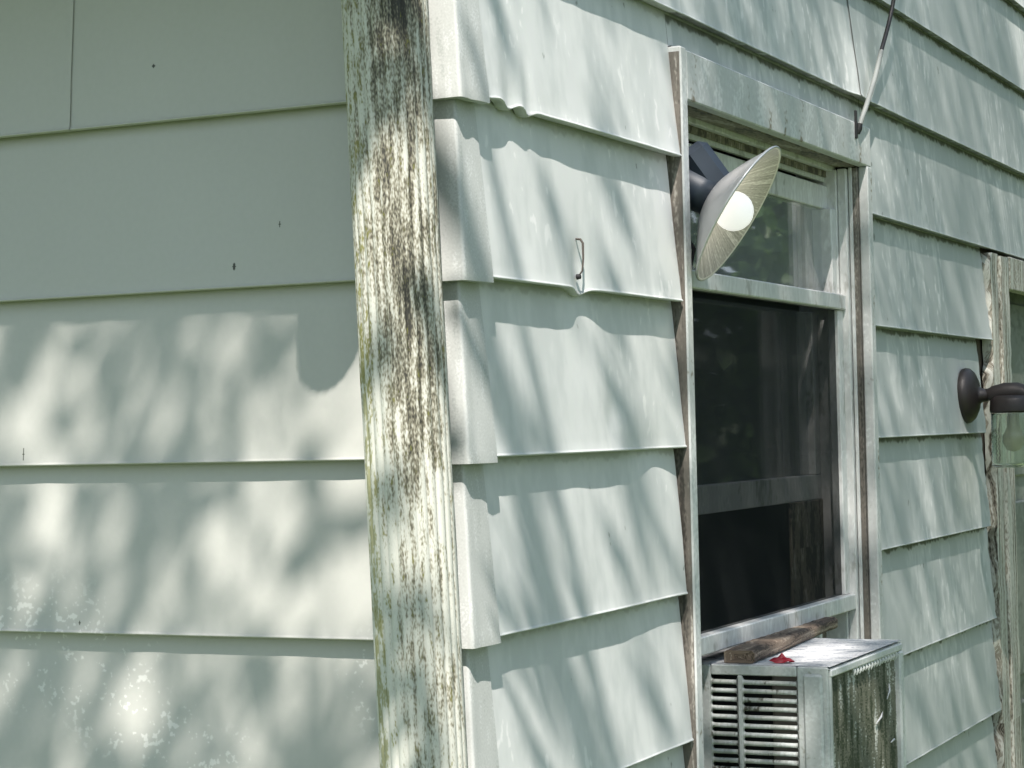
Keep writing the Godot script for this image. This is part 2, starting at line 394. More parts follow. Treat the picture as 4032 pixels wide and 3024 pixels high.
func cap(parent: Node, k: int):
	var yt := -(k - 1) * P; var yb := -k * P - 0.0065
	var m := mb(); var rows := []; var uvs := []
	var wl := 0.062; var wr := 0.062
	var prof := [[0.0, 0.0]]
	for j in range(1, 15): prof.append([j / 14.0, 0.0])
	prof.append([1.0, -0.0012]); prof.append([1.001, -0.006]); prof.append([1.0, -0.012])
	var sd := k * 3.1
	for p in prof:
		var t: float = p[0]; var y := lerpf(yt, yb, t)
		if t == 0.0: y += 0.004
		var row := []; var ur := []
		var out: float = -DT * (1.0 - t) + 0.0036 + p[1]
		var wob := wav.get_noise_2d(y * 40.0, sd) * 0.0016 * t
		var path := [["L", wl], ["L", 0.045], ["L", 0.03], ["L", 0.015], ["L", 0.004], ["C", 0.0], ["R", 0.004], ["R", 0.012], ["R", 0.025], ["R", 0.04], ["R", wr]]
		for c in path:
			var o: float = out + wav.get_noise_3d(c[1] * 30.0, y * 14.0, sd) * 0.0012 * t
			if c[0] == "C": row.append(ref(o - 0.0012 + wob, y, o - 0.0012 - wob))
			elif c[0] == "L": row.append(ref(-c[1] + o * (1.0 - c[1] / wl) + (wob if c[1] < 0.01 else 0.0), y, o))
			else: row.append(ref(o + 0.0035 * (t if c[1] > 0.03 else 0.0) * (1.0 if k <= 3 else 0.4), y, -c[1] + o * (1.0 - c[1] / wr) - (wob if c[1] < 0.01 else 0.0)))
			ur.append(Vector2((c[1] if c[0] == "R" else -c[1]) * 2.0 + k * 0.37, y * 2.0))
		rows.append(row); uvs.append(ur)
	m.grid(rows, uvs, true)
	# the folded-back flange edges
	for e in [0, 10]:
		var r2 := []; var u2 := []
		for r in 15:
			var p: Vector3 = rows[r][e]
			var qv: Vector3 = p + (Vector3(0, 0, -0.005) if e == 0 else Vector3(-0.006, 0, 0))
			r2.append([p, qv] if e == 0 else [p, qv]); u2.append([Vector2(0.1, p.y * 2.0), Vector2(0.11, p.y * 2.0)])
		m.grid(r2, u2, e == 0)
	put(m, "corner_cap", M.cap, parent)

func slab(parent: Node, called: String, mat: Material, lo: Vector3, hi: Vector3, bev := 0.0) -> MeshInstance3D:     # box from two corners, reference heights
	var m := mb(); m.box(ref((lo.x + hi.x) / 2, (lo.y + hi.y) / 2, (lo.z + hi.z) / 2), Vector3(abs(hi.x - lo.x), abs(hi.y - lo.y), abs(hi.z - lo.z)), bev)
	return put(m, called, mat, parent)
func rb(m: MB, x0: float, x1: float, y0: float, y1: float, s0: float, s1: float, bev := 0.0015):   # box on the side wall: out range, heights, distance along
	m.box(ref((x0 + x1) / 2, (y0 + y1) / 2, -(s0 + s1) / 2), Vector3(abs(x1 - x0), abs(y1 - y0), abs(s1 - s0)), bev)
func rpart(parent: Node, called: String, mat: Material, x0: float, x1: float, y0: float, y1: float, s0: float, s1: float, bev := 0.0015) -> MeshInstance3D:
	var m := mb(); rb(m, x0, x1, y0, y1, s0, s1, bev)
	return put(m, called, mat, parent)

func build_house():
	var h := thing("house", "weathered house corner with pale grey-green metal lap siding", "house", Vector3(0, 0, 0))
	var GR := -Y0
	# ---- front wall (left in the picture)
	var m := mb(); m.box(ref(-2.0, (-1.83 + 0.30) / 2, -0.072), Vector3(3.9, 2.13, 0.096))
	var wl := put(m, "siding_wall", M.sheath, h); wl.set_meta("label", "left wall with clean siding in eave shade")
	for k in range(0, 10):
		var seam := {1: 0.56, 3: 1.35, 5: 1.1}.get(k, 0.0) as float
		if k == 0: panel(wl, "L", 0, 0.05, 4.0)
		elif seam > 0.0:
			panel(wl, "L", k, 0.05, seam)
			panel(wl, "L", k, seam - 0.03, 4.0, 999.0, -999.0, 0.0016)
		else: panel(wl, "L", k, 0.05, 4.0)
	# ---- side wall (right in the picture), with a hole for the window and one for the door
	m = mb()
	var xs := [-0.12, -0.024]
	for b in [[0.024, 0.69, -1.83, 0.2], [0.69, 1.63, -0.10, 0.2], [0.69, 1.63, -1.83, -1.30], [1.63, 2.78, -1.83, 0.2], [2.78, 3.66, -0.19, 0.2], [3.66, 6.0, -1.83, 0.2]]:
		rb(m, xs[0], xs[1], b[2], b[3], b[0] + 0.0005, b[1], 0.0)
	for j in 6:      # gable
		rb(m, xs[0], xs[1], 0.2 + j * 0.25, 0.2 + (j + 1) * 0.25, 0.03 + maxf(0.0, (0.2 + (j + 1) * 0.25 - 0.49) / 0.4986), 5.97 - maxf(0.0, (0.2 + (j + 1) * 0.25 - 0.49) / 0.4986), 0.0)
	var wr := put(m, "siding_wall", M.sheath, h); wr.set_meta("label", "right wall with dented, chalky siding round the window")
	for k in range(-9, 10):
		if k <= 0:
			var s0: float = maxf(0.05, (-k * P - 0.49) / 0.4986)
			if k == 0:
				panel(wr, "R", k, s0, 1.605)
				panel(wr, "R", k, 1.575, 6.0, 999.0, -999.0, 0.0022)
			else: panel(wr, "R", k, s0, 6.0 - (s0 - 0.05))
		elif k == 1:
			panel(wr, "R", k, 0.05, 0.679)
			panel(wr, "R", k, 0.680, 1.646, 999.0, -0.047)
			panel(wr, "R", k, 1.648, 6.0)
		elif k <= 6:
			panel(wr, "R", k, 0.05, [0, 0, 0.672, 0.677, 0.672, 0.675, 0.677][k])
			panel(wr, "R", k, 1.644, [0, 0, 2.58, 2.515, 2.535, 2.56, 2.585][k], 999.0, -999.0, 0.0, 0.012)
			panel(wr, "R", k, 3.80, 6.0)
		else:
			panel(wr, "R", k, 0.05, 2.56, 999.0, -999.0, 0.0, 0.012)
			panel(wr, "R", k, 3.80, 6.0)
	for k in range(0, 10): cap(h, k)
	m = mb(); m.tube([ref(-0.009, -0.343, -0.331), ref(-0.0025, -0.344, -0.3312), ref(0.0008, -0.349, -0.331), ref(0.0020, -0.368, -0.3285), ref(0.0015, -0.384, -0.3258), ref(-0.004, -0.391, -0.325)], [0.0012, 0.0016, 0.0016, 0.0013, 0.0012, 0.0010], 7); put(m, "scratch_line", M.scratch_dark, h)  # thin dark tube put in for the scratched groove line
	m = mb(); m.lathe([Vector2(0.0001, 0.0008), Vector2(0.0030, 0.0008), Vector2(0.0036, -0.004)], ref(-0.0015, -0.391, -0.3245), basis_to(Vector3(1, 0.05, 0)), 12); put(m, "hole_dark_disc", M.dark, h)  # black disc laid on the sheet for the dark inside the hole
	# ---- window
	build_window(h)
	build_door(h)
	# ---- far walls, floor, foundation, roof: what closes the house
	slab(h, "back_wall", M.inside, Vector3(-4.0, -1.83, -6.1), Vector3(-0.13, 0.2, -6.0))
	slab(h, "back_wall", M.inside, Vector3(-4.05, -1.83, -6.0), Vector3(-3.96, 0.2, -0.13))
	slab(h, "partition", M.inside, Vector3(-2.1, -1.8, -2.75), Vector3(-0.125, 0.18, -2.65))
	slab(h, "partition", M.inside, Vector3(-2.2, -1.8, -2.64), Vector3(-2.1, 0.18, -0.125))
	slab(h, "floor_slab", M.inside, Vector3(-3.95, -1.9, -5.99), Vector3(-0.03, -1.8, -0.03))
	slab(h, "ceiling", M.inside, Vector3(-3.95, 0.185, -5.99), Vector3(-0.125, 0.235, -0.125))
	slab(h, "foundation", M.concrete, Vector3(-4.0, -2.4, -6.0), Vector3(-0.03, -1.905, -0.03))
	m = mb()
	var th := 0.06
	for side in [[0.47, -3.0], [-6.47, -3.0]]:
		var lo := [ref(-4.1, 0.27, side[0]), ref(0.02, 0.27, side[0])]; var hi := [ref(-4.1, 2.0, side[1]), ref(0.02, 2.0, side[1])]
		var up := Vector3(0, th, 0)
		if side[0] > 0:
			m.quad(lo[0] + up, lo[1] + up, hi[1] + up, hi[0] + up); m.quad(lo[1], lo[0], hi[0], hi[1]); m.quad(lo[0], lo[1], lo[1] + up, lo[0] + up); m.quad(lo[1], hi[1], hi[1] + up, lo[1] + up); m.quad(hi[0], lo[0], lo[0] + up, hi[0] + up)
		else:
			m.quad(lo[1] + up, lo[0] + up, hi[0] + up, hi[1] + up); m.quad(lo[0], lo[1], hi[1], hi[0]); m.quad(lo[1], lo[0], lo[0] + up, lo[1] + up); m.quad(hi[1], lo[1], lo[1] + up, hi[1] + up); m.quad(lo[0], hi[0], hi[0] + up, lo[0] + up)
	put(m, "roof", M.roof, h)
	slab(h, "soffit", M.trim, Vector3(-4.1, 0.235, 0.001), Vector3(0.015, 0.255, 0.30))
	slab(h, "fascia", M.trim, Vector3(-4.1, 0.20, 0.302), Vector3(0.015, 0.30, 0.325))

func build_window(h: Node3D):
	var w := part("window", h); w.set_meta("label", "white double hung window with storm frame and dark insect screen")
	var B := -1.30
	# casing: narrow proud strips left and right, flat head
	var m := mb(); rb(m, -0.020, 0.006, B, -0.048, 0.6795, 0.703, 0.002); put(m, "casing_strip", M.trim, w)
	m = mb(); rb(m, -0.034, -0.0205, B, -0.056, 0.681, 0.703, 0.001)
	rb(m, -0.0205, 0.0035, B, -0.056, 0.6782, 0.6793, 0.0); put(m, "stained_edge", M.stained, w)
	rpart(w, "casing_strip", M.trim, -0.012, 0.006, B, -0.1215, 1.613, 1.639, 0.002)
	rpart(w, "head_casing", M.trim, -0.014, 0.005, -0.121, -0.050, 0.704, 1.6395, 0.002)
	# side jambs, stepped in towards the sash
	for sd in [[1.606, 1.640, 1.590, 1.640], [0.692, 0.712, 0.692, 0.726]]:
		rpart(w, "jamb", M.stained, -0.028, -0.0125, B, -0.1225, sd[0], sd[1] - 0.0005, 0.0015)
		rpart(w, "jamb", M.sash, -0.0445, -0.0285, B, -0.125, sd[2], sd[3] - 0.001, 0.0015)
		rpart(w, "jamb", M.sash, -0.12, -0.045, B, -0.127, sd[2] - (0.006 if sd[0] > 1 else 0.0), sd[3] + (0.0 if sd[0] > 1 else 0.006), 0.0015)
	for rr in [1.598, 1.600]:
		pass
	rpart(w, "jamb_bead", M.sash, -0.027, -0.021, B, -0.1225, 1.6005, 1.6055, 0.001)
	# head jamb: grimy soffit and two pale steps
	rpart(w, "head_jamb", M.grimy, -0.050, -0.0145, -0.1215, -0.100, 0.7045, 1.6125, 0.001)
	rpart(w, "head_jamb", M.sash, -0.062, -0.0505, -0.129, -0.100, 0.7125, 1.605, 0.001)
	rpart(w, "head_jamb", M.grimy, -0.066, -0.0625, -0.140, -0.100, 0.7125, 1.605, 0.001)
	rpart(w, "head_jamb", M.sash, -0.075, -0.0665, -0.148, -0.100, 0.7125, 1.5895, 0.001)
	# upper sash
	rpart(w, "sash_rail", M.sash, -0.085, -0.062, -0.198, -0.156, 0.7265, 1.5895)
	rpart(w, "sash_stile", M.sash, -0.083, -0.047, -0.356, -0.1985, 1.556, 1.5893)
	rpart(w, "sash_stile", M.sash, -0.083, -0.047, -0.356, -0.1985, 0.7265, 0.762)
	rpart(w, "glass_pane", M.glass, -0.070, -0.066, -0.356, -0.1985, 0.7625, 1.5555, 0.0)
	# meeting rail of the storm frame, and the lower screen
	rpart(w, "meeting_rail", M.sash, -0.060, -0.034, -0.379, -0.352, 0.7265, 1.5894, 0.002)
	rpart(w, "storm_stile", M.sash, -0.060, -0.040, -0.8855, -0.3795, 1.560, 1.5893)
	rpart(w, "storm_stile", M.sash, -0.060, -0.040, -0.8855, -0.3795, 0.7265, 0.752)
	rpart(w, "insect_screen", M.screen, -0.0470, -0.0465, -0.8855, -0.3795, 0.7522, 1.5598, 0.0)
	rpart(w, "storm_rail", M.sash, -0.062, -0.030, -0.9135, -0.886, 0.7265, 1.5894, 0.002)
	# lower sash behind the screen
	rpart(w, "sash_rail", M.sash, -0.115, -0.086, -0.716, -0.672, 0.7335, 1.584)
	rpart(w, "sash_stile", M.sash, -0.115, -0.086, -0.6715, -0.3815, 1.550, 1.584)
	rpart(w, "sash_stile", M.sash, -0.115, -0.086, -0.6715, -0.3815, 0.7335, 0.768)
	rpart(w, "glass_pane", M.glass, -0.102, -0.098, -0.6715, -0.3815, 0.7685, 1.5495, 0.0)
	# sill and a strip of side filler beside the air conditioner
	rpart(w, "sill", M.stained, -0.15, -0.005, B - 0.03, B - 0.001, 0.6925, 1.6395, 0.003)
	rpart(w, "filler_panel", M.grimy, -0.090, -0.084, B, -0.716, 1.40, 1.5835)
	rpart(w, "filler_panel", M.sash, -0.092, -0.0625, B, -0.9145, 1.475, 1.49)

func build_door(h: Node3D):
	var d := part("door", h); d.set_meta("label", "greenish door in a rotted, peeling wooden frame")
	# peeling casing boards, each with an uneven edge
	var bs := [[2.585, 2.655, 0.004, 31], [2.656, 2.735, 0.012, 32], [2.7365, 2.775, 0.002, 33]]
	for b in bs:
		var m := mb(); var rows := []; var uvs := []; var back := []
		for j in 61:
			var y := lerpf(-0.212 if b[3] != 32 else -0.216, -1.83, j / 60.0)
			var rag: float = wav.get_noise_2d(y * 70.0, b[3] * 9.0) * (0.016 if b[3] == 31 else 0.004)
			var o: float = b[2] + wav.get_noise_2d(y * 25.0, b[3] * 3.0) * 0.002
			var row := []; var ur := []
			var pr := [[b[0] + rag, -0.02], [b[0] + rag, o - 0.002], [b[0] + rag + 0.003, o], [lerpf(b[0], b[1], 0.35), o + 0.0015 * sin(y * 30.0)], [lerpf(b[0], b[1], 0.7), o], [b[1] - 0.002, o], [b[1], o - 0.002], [b[1], -0.02]]
			for c in pr:
				row.append(ref(c[1], y, -c[0])); ur.append(Vector2(c[0] * 2.0 + c[1], y * 0.8))
			rows.append(row); uvs.append(ur)
		m.grid(rows, uvs, true)
		put(m, "casing_board", M.wood, d)
	rpart(d, "casing_board", M.wood, -0.02, 0.006, -0.285, -0.21, 2.776, 3.75, 0.002)
	rpart(d, "storm_frame", M.trim, -0.055, -0.004, -1.83, -0.286, 2.7765, 2.80, 0.002)
	rpart(d, "door_slab", M.door, -0.10, -0.062, -1.83, -0.19, 2.785, 3.655, 0.002)
	for r in [[-0.72, -0.30], [-1.20, -0.78], [-1.70, -1.26]]:
		rpart(d, "door_panel", M.door, -0.0615, -0.052, r[0], r[1], 2.88, 3.58, 0.006)
	rpart(d, "casing_board", M.wood, -0.02, 0.008, -1.83, -0.286, 3.66, 3.78, 0.002)

func build_gutter():
	var g := thing("rain_gutter", "white metal rain gutter along the eave of the left wall", "gutter", ref(-2.0, 0.18, 0.39))
	var prof := [Vector2(0.327, 0.27), Vector2(0.327, 0.175), Vector2(0.335, 0.168), Vector2(0.40, 0.168), Vector2(0.418, 0.19), Vector2(0.425, 0.235), Vector2(0.44, 0.262), Vector2(0.432, 0.27), Vector2(0.428, 0.262), Vector2(0.415, 0.235), Vector2(0.405, 0.195), Vector2(0.395, 0.173), Vector2(0.334, 0.173), Vector2(0.331, 0.27)]
	var m := mb(); var rows := []; var uvs := []
	for x in [-4.1, -2.0, 0.03]:
		var row := []; var ur := []
		for p in prof:
			row.append(ref(x, p.y, p.x)); ur.append(Vector2(x, p.y * 4.0))
		rows.append(row); uvs.append(ur)
	m.grid(rows, uvs, true)
	put(m, "trough", M.trim, g)
	m = mb(); m.box(ref(0.0315, 0.219, 0.380), Vector3(0.002, 0.10, 0.10)); put(m, "end_plate", M.trim, g)

func build_downspout():
	var d := thing("downspout", "fluted white round downspout stained with black and green grime", "downspout", ref(-0.01, -2.0, 0.06))
	var top := Vector3(-0.0640, -0.035, 0.056); var bot := Vector3(-0.0015, -1.86, 0.060)
	var pts := []; var rad := []
	for j in 57:
		var t := j / 56.0
		var p := top.lerp(bot, t)
		pts.append(ref(p.x, p.y, p.z)); rad.append(0.0462 + 0.0005 * wav.get_noise_1d(p.y * 30.0))
	var m := mb(); m.tube(pts, rad, 192, false, 24, 0.0030); put(m, "pipe", M.pipe, d)
	# elbow from the gutter outlet back to the wall
	var e := []
	for p in [Vector3(-0.008, 0.175, 0.372), Vector3(-0.008, 0.12, 0.372), Vector3(-0.011, 0.075, 0.366), Vector3(-0.017, 0.05, 0.345), Vector3(-0.031, 0.036, 0.30), Vector3(-0.045, 0.018, 0.20), Vector3(-0.056, 0.004, 0.12), Vector3(-0.061, -0.006, 0.085), Vector3(-0.0635, -0.022, 0.064), Vector3(-0.064, -0.045, 0.057)]:
		e.append(ref(p.x, p.y, p.z))
	m = mb(); m.tube(e, [0.040], 48, false, 24, 0.0015); put(m, "elbow", M.pipe, d)
	m = mb(); m.tube([ref(-0.0015, -1.86, 0.060), ref(-0.0005, -1.93, 0.065), ref(0.0, -1.98, 0.10), ref(0.0, -2.02, 0.17)], [0.045], 48, false, 24, 0.0015); put(m, "elbow", M.pipe, d)
	m = mb(); m.tube([ref(-0.0185, -1.36, 0.056), ref(-0.0178, -1.385, 0.056)], [0.0495], 48, true); put(m, "strap", M.trim, d)

func build_ac():
	var s0 := 0.85; var s1 := 1.243; var X := 0.143; var T := -0.930; var B := -1.245
	var a := thing("air_conditioner", "dirty white window air conditioner sticking out below the window sash", "air conditioner", ref(0.0, B, -(s0 + s1) / 2))
	# top sheet, slightly dished, with a turned-down edge
	var m := mb(); var rows := []; var uvs := []
	for i in 13:
		var row := []; var ur := []
		var s := lerpf(s0 + 0.002, s1, i / 12.0)
		for j in 9:
			var x := lerpf(-0.28, X + 0.002, j / 8.0)
			var y := T - 0.003 * sin(PI * clamp(i / 12.0, 0, 1)) * sin(PI * clamp((x + 0.02) / 0.16, 0.0, 1.0))
			row.append(ref(x, y, -s)); ur.append(Vector2(x, s))
		rows.append(row); uvs.append(ur)
	m.grid(rows, uvs, true)
	rb(m, -0.28, X + 0.001, T - 0.004, T - 0.0035, s0 + 0.003, s1 - 0.001, 0.0)
	put(m, "top_sheet", M.actop, a)
	rpart(a, "bottom_pan", M.acbody, -0.28, X, B, B + 0.01, s0, s1, 0.002)
	# side panel facing the corner of the house: frame, mullion, raised strip and slats
	var sp := part("side_grille", a)
	var zf := s0; var th := 0.003
	rpart(sp, "frame_strip", M.acbody, -0.28, -0.0365, B + 0.01, T - 0.0005, zf, zf + 0.006, 0.002)
	rpart(sp, "frame_strip", M.acbody, 0.0045, 0.0125, -1.2225, -0.9455, zf - 0.0005, zf + 0.005, 0.002)
	rpart(sp, "frame_strip", M.acbody, 0.0955, X - 0.001, B + 0.01, T - 0.0005, zf, zf + 0.006, 0.002)
	rpart(sp, "frame_strip", M.acbody, -0.0360, 0.0950, -0.9455, T - 0.0005, zf, zf + 0.006, 0.0015)
	rpart(sp, "frame_strip", M.acbody, -0.0360, 0.0950, B + 0.01, -1.2225, zf, zf + 0.006, 0.0015)
	rpart(sp, "raised_strip", M.acbody, 0.1055, 0.1345, B + 0.018, -0.941, zf - 0.005, zf + 0.002, 0.005)
	var pitch := 0.0127; var n := 22
	for col in [[-0.0365, 0.0045], [0.0125, 0.0955]]:
		for i in n - 1:
			var yc := -0.9495 - i * pitch               # centre of slot i
			var mm := mb(); var r := 0.0031
			var f := []; var bk := []
			for j in 17:
				var tt := j / 16.0
				var x := 0.0
				if j <= 5: x = col[0] + r * (1.0 - cos(PI / 2 * j / 5.0))
				elif j >= 11: x = col[1] - r * (1.0 - cos(PI / 2 * (16 - j) / 5.0))
				else: x = lerpf(col[0] + r, col[1] - r, (j - 5) / 6.0)
				var e: float = min(x - col[0], col[1] - x)
				var hh: float = r if e >= r else sqrt(max(0.0, r * r - pow(r - e, 2)))
				f.append([x, yc - hh, yc - pitch + hh])
			var r0 := []; var u0 := []
			for lv in 4:
				var row := []; var ur := []
				for c in f:
					var y: float = c[1] if lv < 2 else c[2]
					var dep: float = [0.006, 0.0, 0.0, 0.006][lv]
					if lv == 1: y -= 0.0003
					if lv == 2: y += 0.0003
					row.append(ref(c[0], y, -(zf + dep - 0.0002))); ur.append(Vector2(c[0], y))
				r0.append(row); u0.append(ur)
			mm.grid(r0, u0, true)
			put(mm, "louver_slat", M.slat, sp)
	rpart(a, "fan_shroud", M.inside, 0.052, 0.098, B + 0.02, T - 0.012, zf + 0.014, zf + 0.10, 0.004)
	rpart(a, "cavity_dark_block", M.dark, -0.05, 0.125, B + 0.012, T - 0.006, zf + 0.05, s1 - 0.03, 0.0)  # black block put in for the unlit cavity behind the slats
	# outer face: frame round the grimy coil, and the little hooked teeth along its top
	var cf := part("coil_face", a)
	rpart(cf, "corner_post", M.acbody, X - 0.012, X + 0.001, B + 0.01, T - 0.006, zf + 0.0065, zf + 0.016, 0.002)
	rpart(cf, "frame_rail", M.acwhite, X - 0.010, X + 0.003, T - 0.016, T - 0.0045, zf + 0.0068, s1 + 0.001, 0.002)
	rpart(cf, "frame_rail", M.acbody, X - 0.012, X + 0.001, B + 0.0105, B + 0.025, zf + 0.0165, s1 - 0.02, 0.002)
	rpart(cf, "end_post", M.acwhite, X - 0.30, X + 0.004, B + 0.01, T - 0.0165, s1 - 0.018, s1 + 0.003, 0.003)
	m = mb(); rows = []; uvs = []
	for j in 25:
		var row := []; var ur := []
		var y := lerpf(T - 0.0165, B + 0.026, j / 24.0)
		for i in 121:
			var s := lerpf(zf + 0.0165, s1 - 0.0185, i / 120.0)
			var x: float = X - 0.006 + (0.0012 if i % 2 == 0 else -0.0012) + 0.0016 * wav.get_noise_2d(s * 60.0, y * 30.0)
			row.append(ref(x, y, -s)); ur.append(Vector2(s, y))
		rows.append(row); uvs.append(ur)
	m.grid(rows, uvs, false); put(m, "coil", M.coil, cf)
	for i in 16:
		var s := lerpf(zf + 0.13, s1 - 0.03, i / 15.0)
		m = mb(); m.tube([ref(X - 0.002, T - 0.016, -s), ref(X + 0.0005, T - 0.021, -s), ref(X - 0.001, T - 0.0255 - 0.003 * rng.randf(), -s)], [0.0030, 0.0034, 0.0012], 7); put(m, "tooth", M.acwhite, cf)
	# bent fins that catch the light
	for b in [[1.10, -1.045, 0.040, 0.35], [1.165, -1.015, 0.026, 1.1], [1.18, -1.085, 0.02, 0.2]]:
		m = mb(); var p0 := ref(X - 0.003, b[1], -b[0]); var dv: Vector3 = Vector3(0, sin(b[3]), -cos(b[3])) * b[2]
		m.tube([p0, p0 + dv * 0.5 + Vector3(0.003, 0.002, 0), p0 + dv], [0.0008, 0.0018, 0.0005], 6); put(m, "bent_fin", M.alum, cf)
	# things on it
	var bl := thing("wood_block", "rough weathered wood block wedged between air conditioner and window sash", "wood block", ref(0.0, T, -1.08))
	m = mb(); rows = []; uvs = []
	for i in 33:
		var s := lerpf(0.862, 1.40, i / 32.0); var row := []; var ur := []
		var wv := wav.get_noise_1d(s * 50.0) * 0.0025
		var xo := 0.0272 - 0.036 * (s - 0.862) / 0.54 + wv
		var hgt := 0.0185 + wav.get_noise_1d(s * 33.0 + 50.0) * 0.002
		var ring := [[xo - 0.047, 0.0005], [xo - 0.003, 0.0005], [xo, 0.003], [xo + 0.0005, hgt - 0.004], [xo - 0.004, hgt], [xo - 0.043, hgt], [xo - 0.047, hgt - 0.003], [xo - 0.047, 0.0005]]
		for c in ring:
			row.append(ref(c[0], T + c[1] + 0.0005, -s)); ur.append(Vector2(s, c[1] * 3.0 + c[0]))
		rows.append(row); uvs.append(ur)
	m.grid(rows, uvs, true)
	for e in [0, 32]:
		var c := Vector3.ZERO
		for p in rows[e]: c += p / rows[e].size()
		var ci := m.vert(c)
		for j in 7:
			var i0 := m.vert(rows[e][j], Vector2(0.1, j * 0.02)); var i1 := m.vert(rows[e][j + 1], Vector2(0.13, j * 0.02))
			if e == 0: m.tri(ci, i0, i1)
			else: m.tri(ci, i1, i0)
	put(m, "timber", M.lumber, bl)
	var rd := thing("red_scrap", "small crumpled red scrap lying on the air conditioner", "scrap", ref(0.06, T - 0.001, -0.892))
	m = mb(); rows = []; uvs = []
	for i in 13:
		var row := []; var ur := []
		for j in 25:
			var r := i / 12.0; var an := TAU * j / 24.0
			var rr := 0.0165 * r * (1.0 + 0.22 * sin(an * 3.0 + 0.5) + 0.12 * sin(an * 5.0))
			var y := 0.0115 * (1.0 - r) + 0.0025 * sin(an * 3.0) * r + 0.0022 * cos(r * 9.0) * (1.0 - r) + 0.003
			row.append(ref(0.0605 + rr * cos(an), T - 0.0022 + max(y, 0.0022), -0.892 + rr * sin(an) * 0.8)); ur.append(Vector2(r, an))
		rows.append(row); uvs.append(ur)
	m.grid(rows, uvs, true); put(m, "crumpled_sheet", M.red, rd)

func basis_to(dir: Vector3) -> Basis:
	var y := dir.normalized(); var x := y.cross(Vector3(0, 0, 1) if abs(y.z) < 0.9 else Vector3(1, 0, 0)).normalized()
	return Basis(x, y, x.cross(y))

func build_lamp(cb: Basis):
	var c := ref(0.060, -0.282, -0.753)
	var t := thing("clamp_lamp", "clamp work lamp with aluminium dish reflector hung in front of the window", "lamp", c)
	var ax := (cb * Vector3(0.846, -0.533, 0.262)).normalized()
	var b := basis_to(ax)
	var R := 0.108
	# dish: outside from neck to rim, rolled rim, inside back to neck (heights along the axis, rim at 0)
	var outp := []; var inp := []
	for i in 15:
		var u := i / 14.0
		var r := lerpf(0.028, R - 0.002, u); var y := -0.046 + 0.044 * pow(u, 1.25)
		outp.append(Vector2(r, y)); inp.append(Vector2(max(r - 0.0008, 0.0), y + 0.0016))
	var m := mb(); m.lathe(outp, c, b, 72)
	m.lathe([Vector2(R - 0.002, -0.002), Vector2(R + 0.0004, -0.0026), Vector2(R + 0.0016, -0.001), Vector2(R + 0.0012, 0.0008), Vector2(R - 0.0006, 0.0012), Vector2(R - 0.003, -0.0002)], c, b, 72)
	var dish := put(m, "reflector", M.alum, t)
	inp.reverse()
	m = mb(); m.lathe(inp, c, b, 72); put(m, "reflector_lining", M.alum_in, dish)
	# bulb
	var bp := []
	for i in 13:
		var an := PI * i / 12.0
		bp.append(Vector2(max(0.0285 * sin(an), 0.0001), 0.0285 * -cos(an) - 0.009))
	m = mb(); m.lathe([Vector2(0.013, -0.06), Vector2(0.0145, -0.05), Vector2(0.019, -0.037), Vector2(0.0235, -0.026)], c - ax * 0.0, b, 32)
	put(m, "bulb_neck", M.cablepaint, t)
	m = mb(); m.lathe(bp, c, b, 40); put(m, "light_bulb", M.bulb, t)
	var l := OmniLight3D.new(); l.name = "bulb_glow"; t.add_child(l); l.position = ax * -0.009; l.light_color = Color(1.0, 0.96, 0.88); l.light_energy = 0.012; l.light_size = 0.028; l.omni_range = 8.0; l.omni_attenuation = 2.0; l.shadow_enabled = true
	# socket and clamp
	m = mb(); m.lathe([Vector2(0.0001, -0.15), Vector2(0.015, -0.15), Vector2(0.018, -0.145), Vector2(0.020, -0.10), Vector2(0.026, -0.092), Vector2(0.0295, -0.065), Vector2(0.0285, -0.046), Vector2(0.0001, -0.045)], c, b, 28); put(m, "socket", M.navy, t)
	var side := ax.cross(cb.z).normalized()
	if side.y < 0: side = -side
	var px_m := 1.0 / 2800.0     # size of the clamp body, up and to the side of the neck
	var cd := (cb * Vector3(0.59, -0.81, 0.0)).normalized(); var cc := c + cb * Vector3((2782.0 - 2910.0) * px_m, -(655.0 - 844.0) * px_m, -0.01)
	m = mb(); m.box(cc, Vector3(0.042, 0.074, 0.036), 0.010, Basis(cd.cross(cb.z).normalized(), cd, cb.z)); put(m, "clamp", M.navy, t)
	m = mb(); m.tube([cc - cd * 0.03, c - ax * 0.12 + side * 0.02, ref(-0.01, -0.24, -0.715)], [0.008, 0.007, 0.006], 10); put(m, "clamp_jaw", M.navy, t)
	m = mb(); m.tube([c - ax * 0.148, c - ax * 0.165 + Vector3(0, -0.01, 0), ref(0.002, -0.33, -0.724), ref(-0.02, -0.40, -0.735), ref(-0.028, -0.6, -0.735), ref(-0.028, -0.9, -0.738)], [0.003], 8); put(m, "cord", M.cable, t)

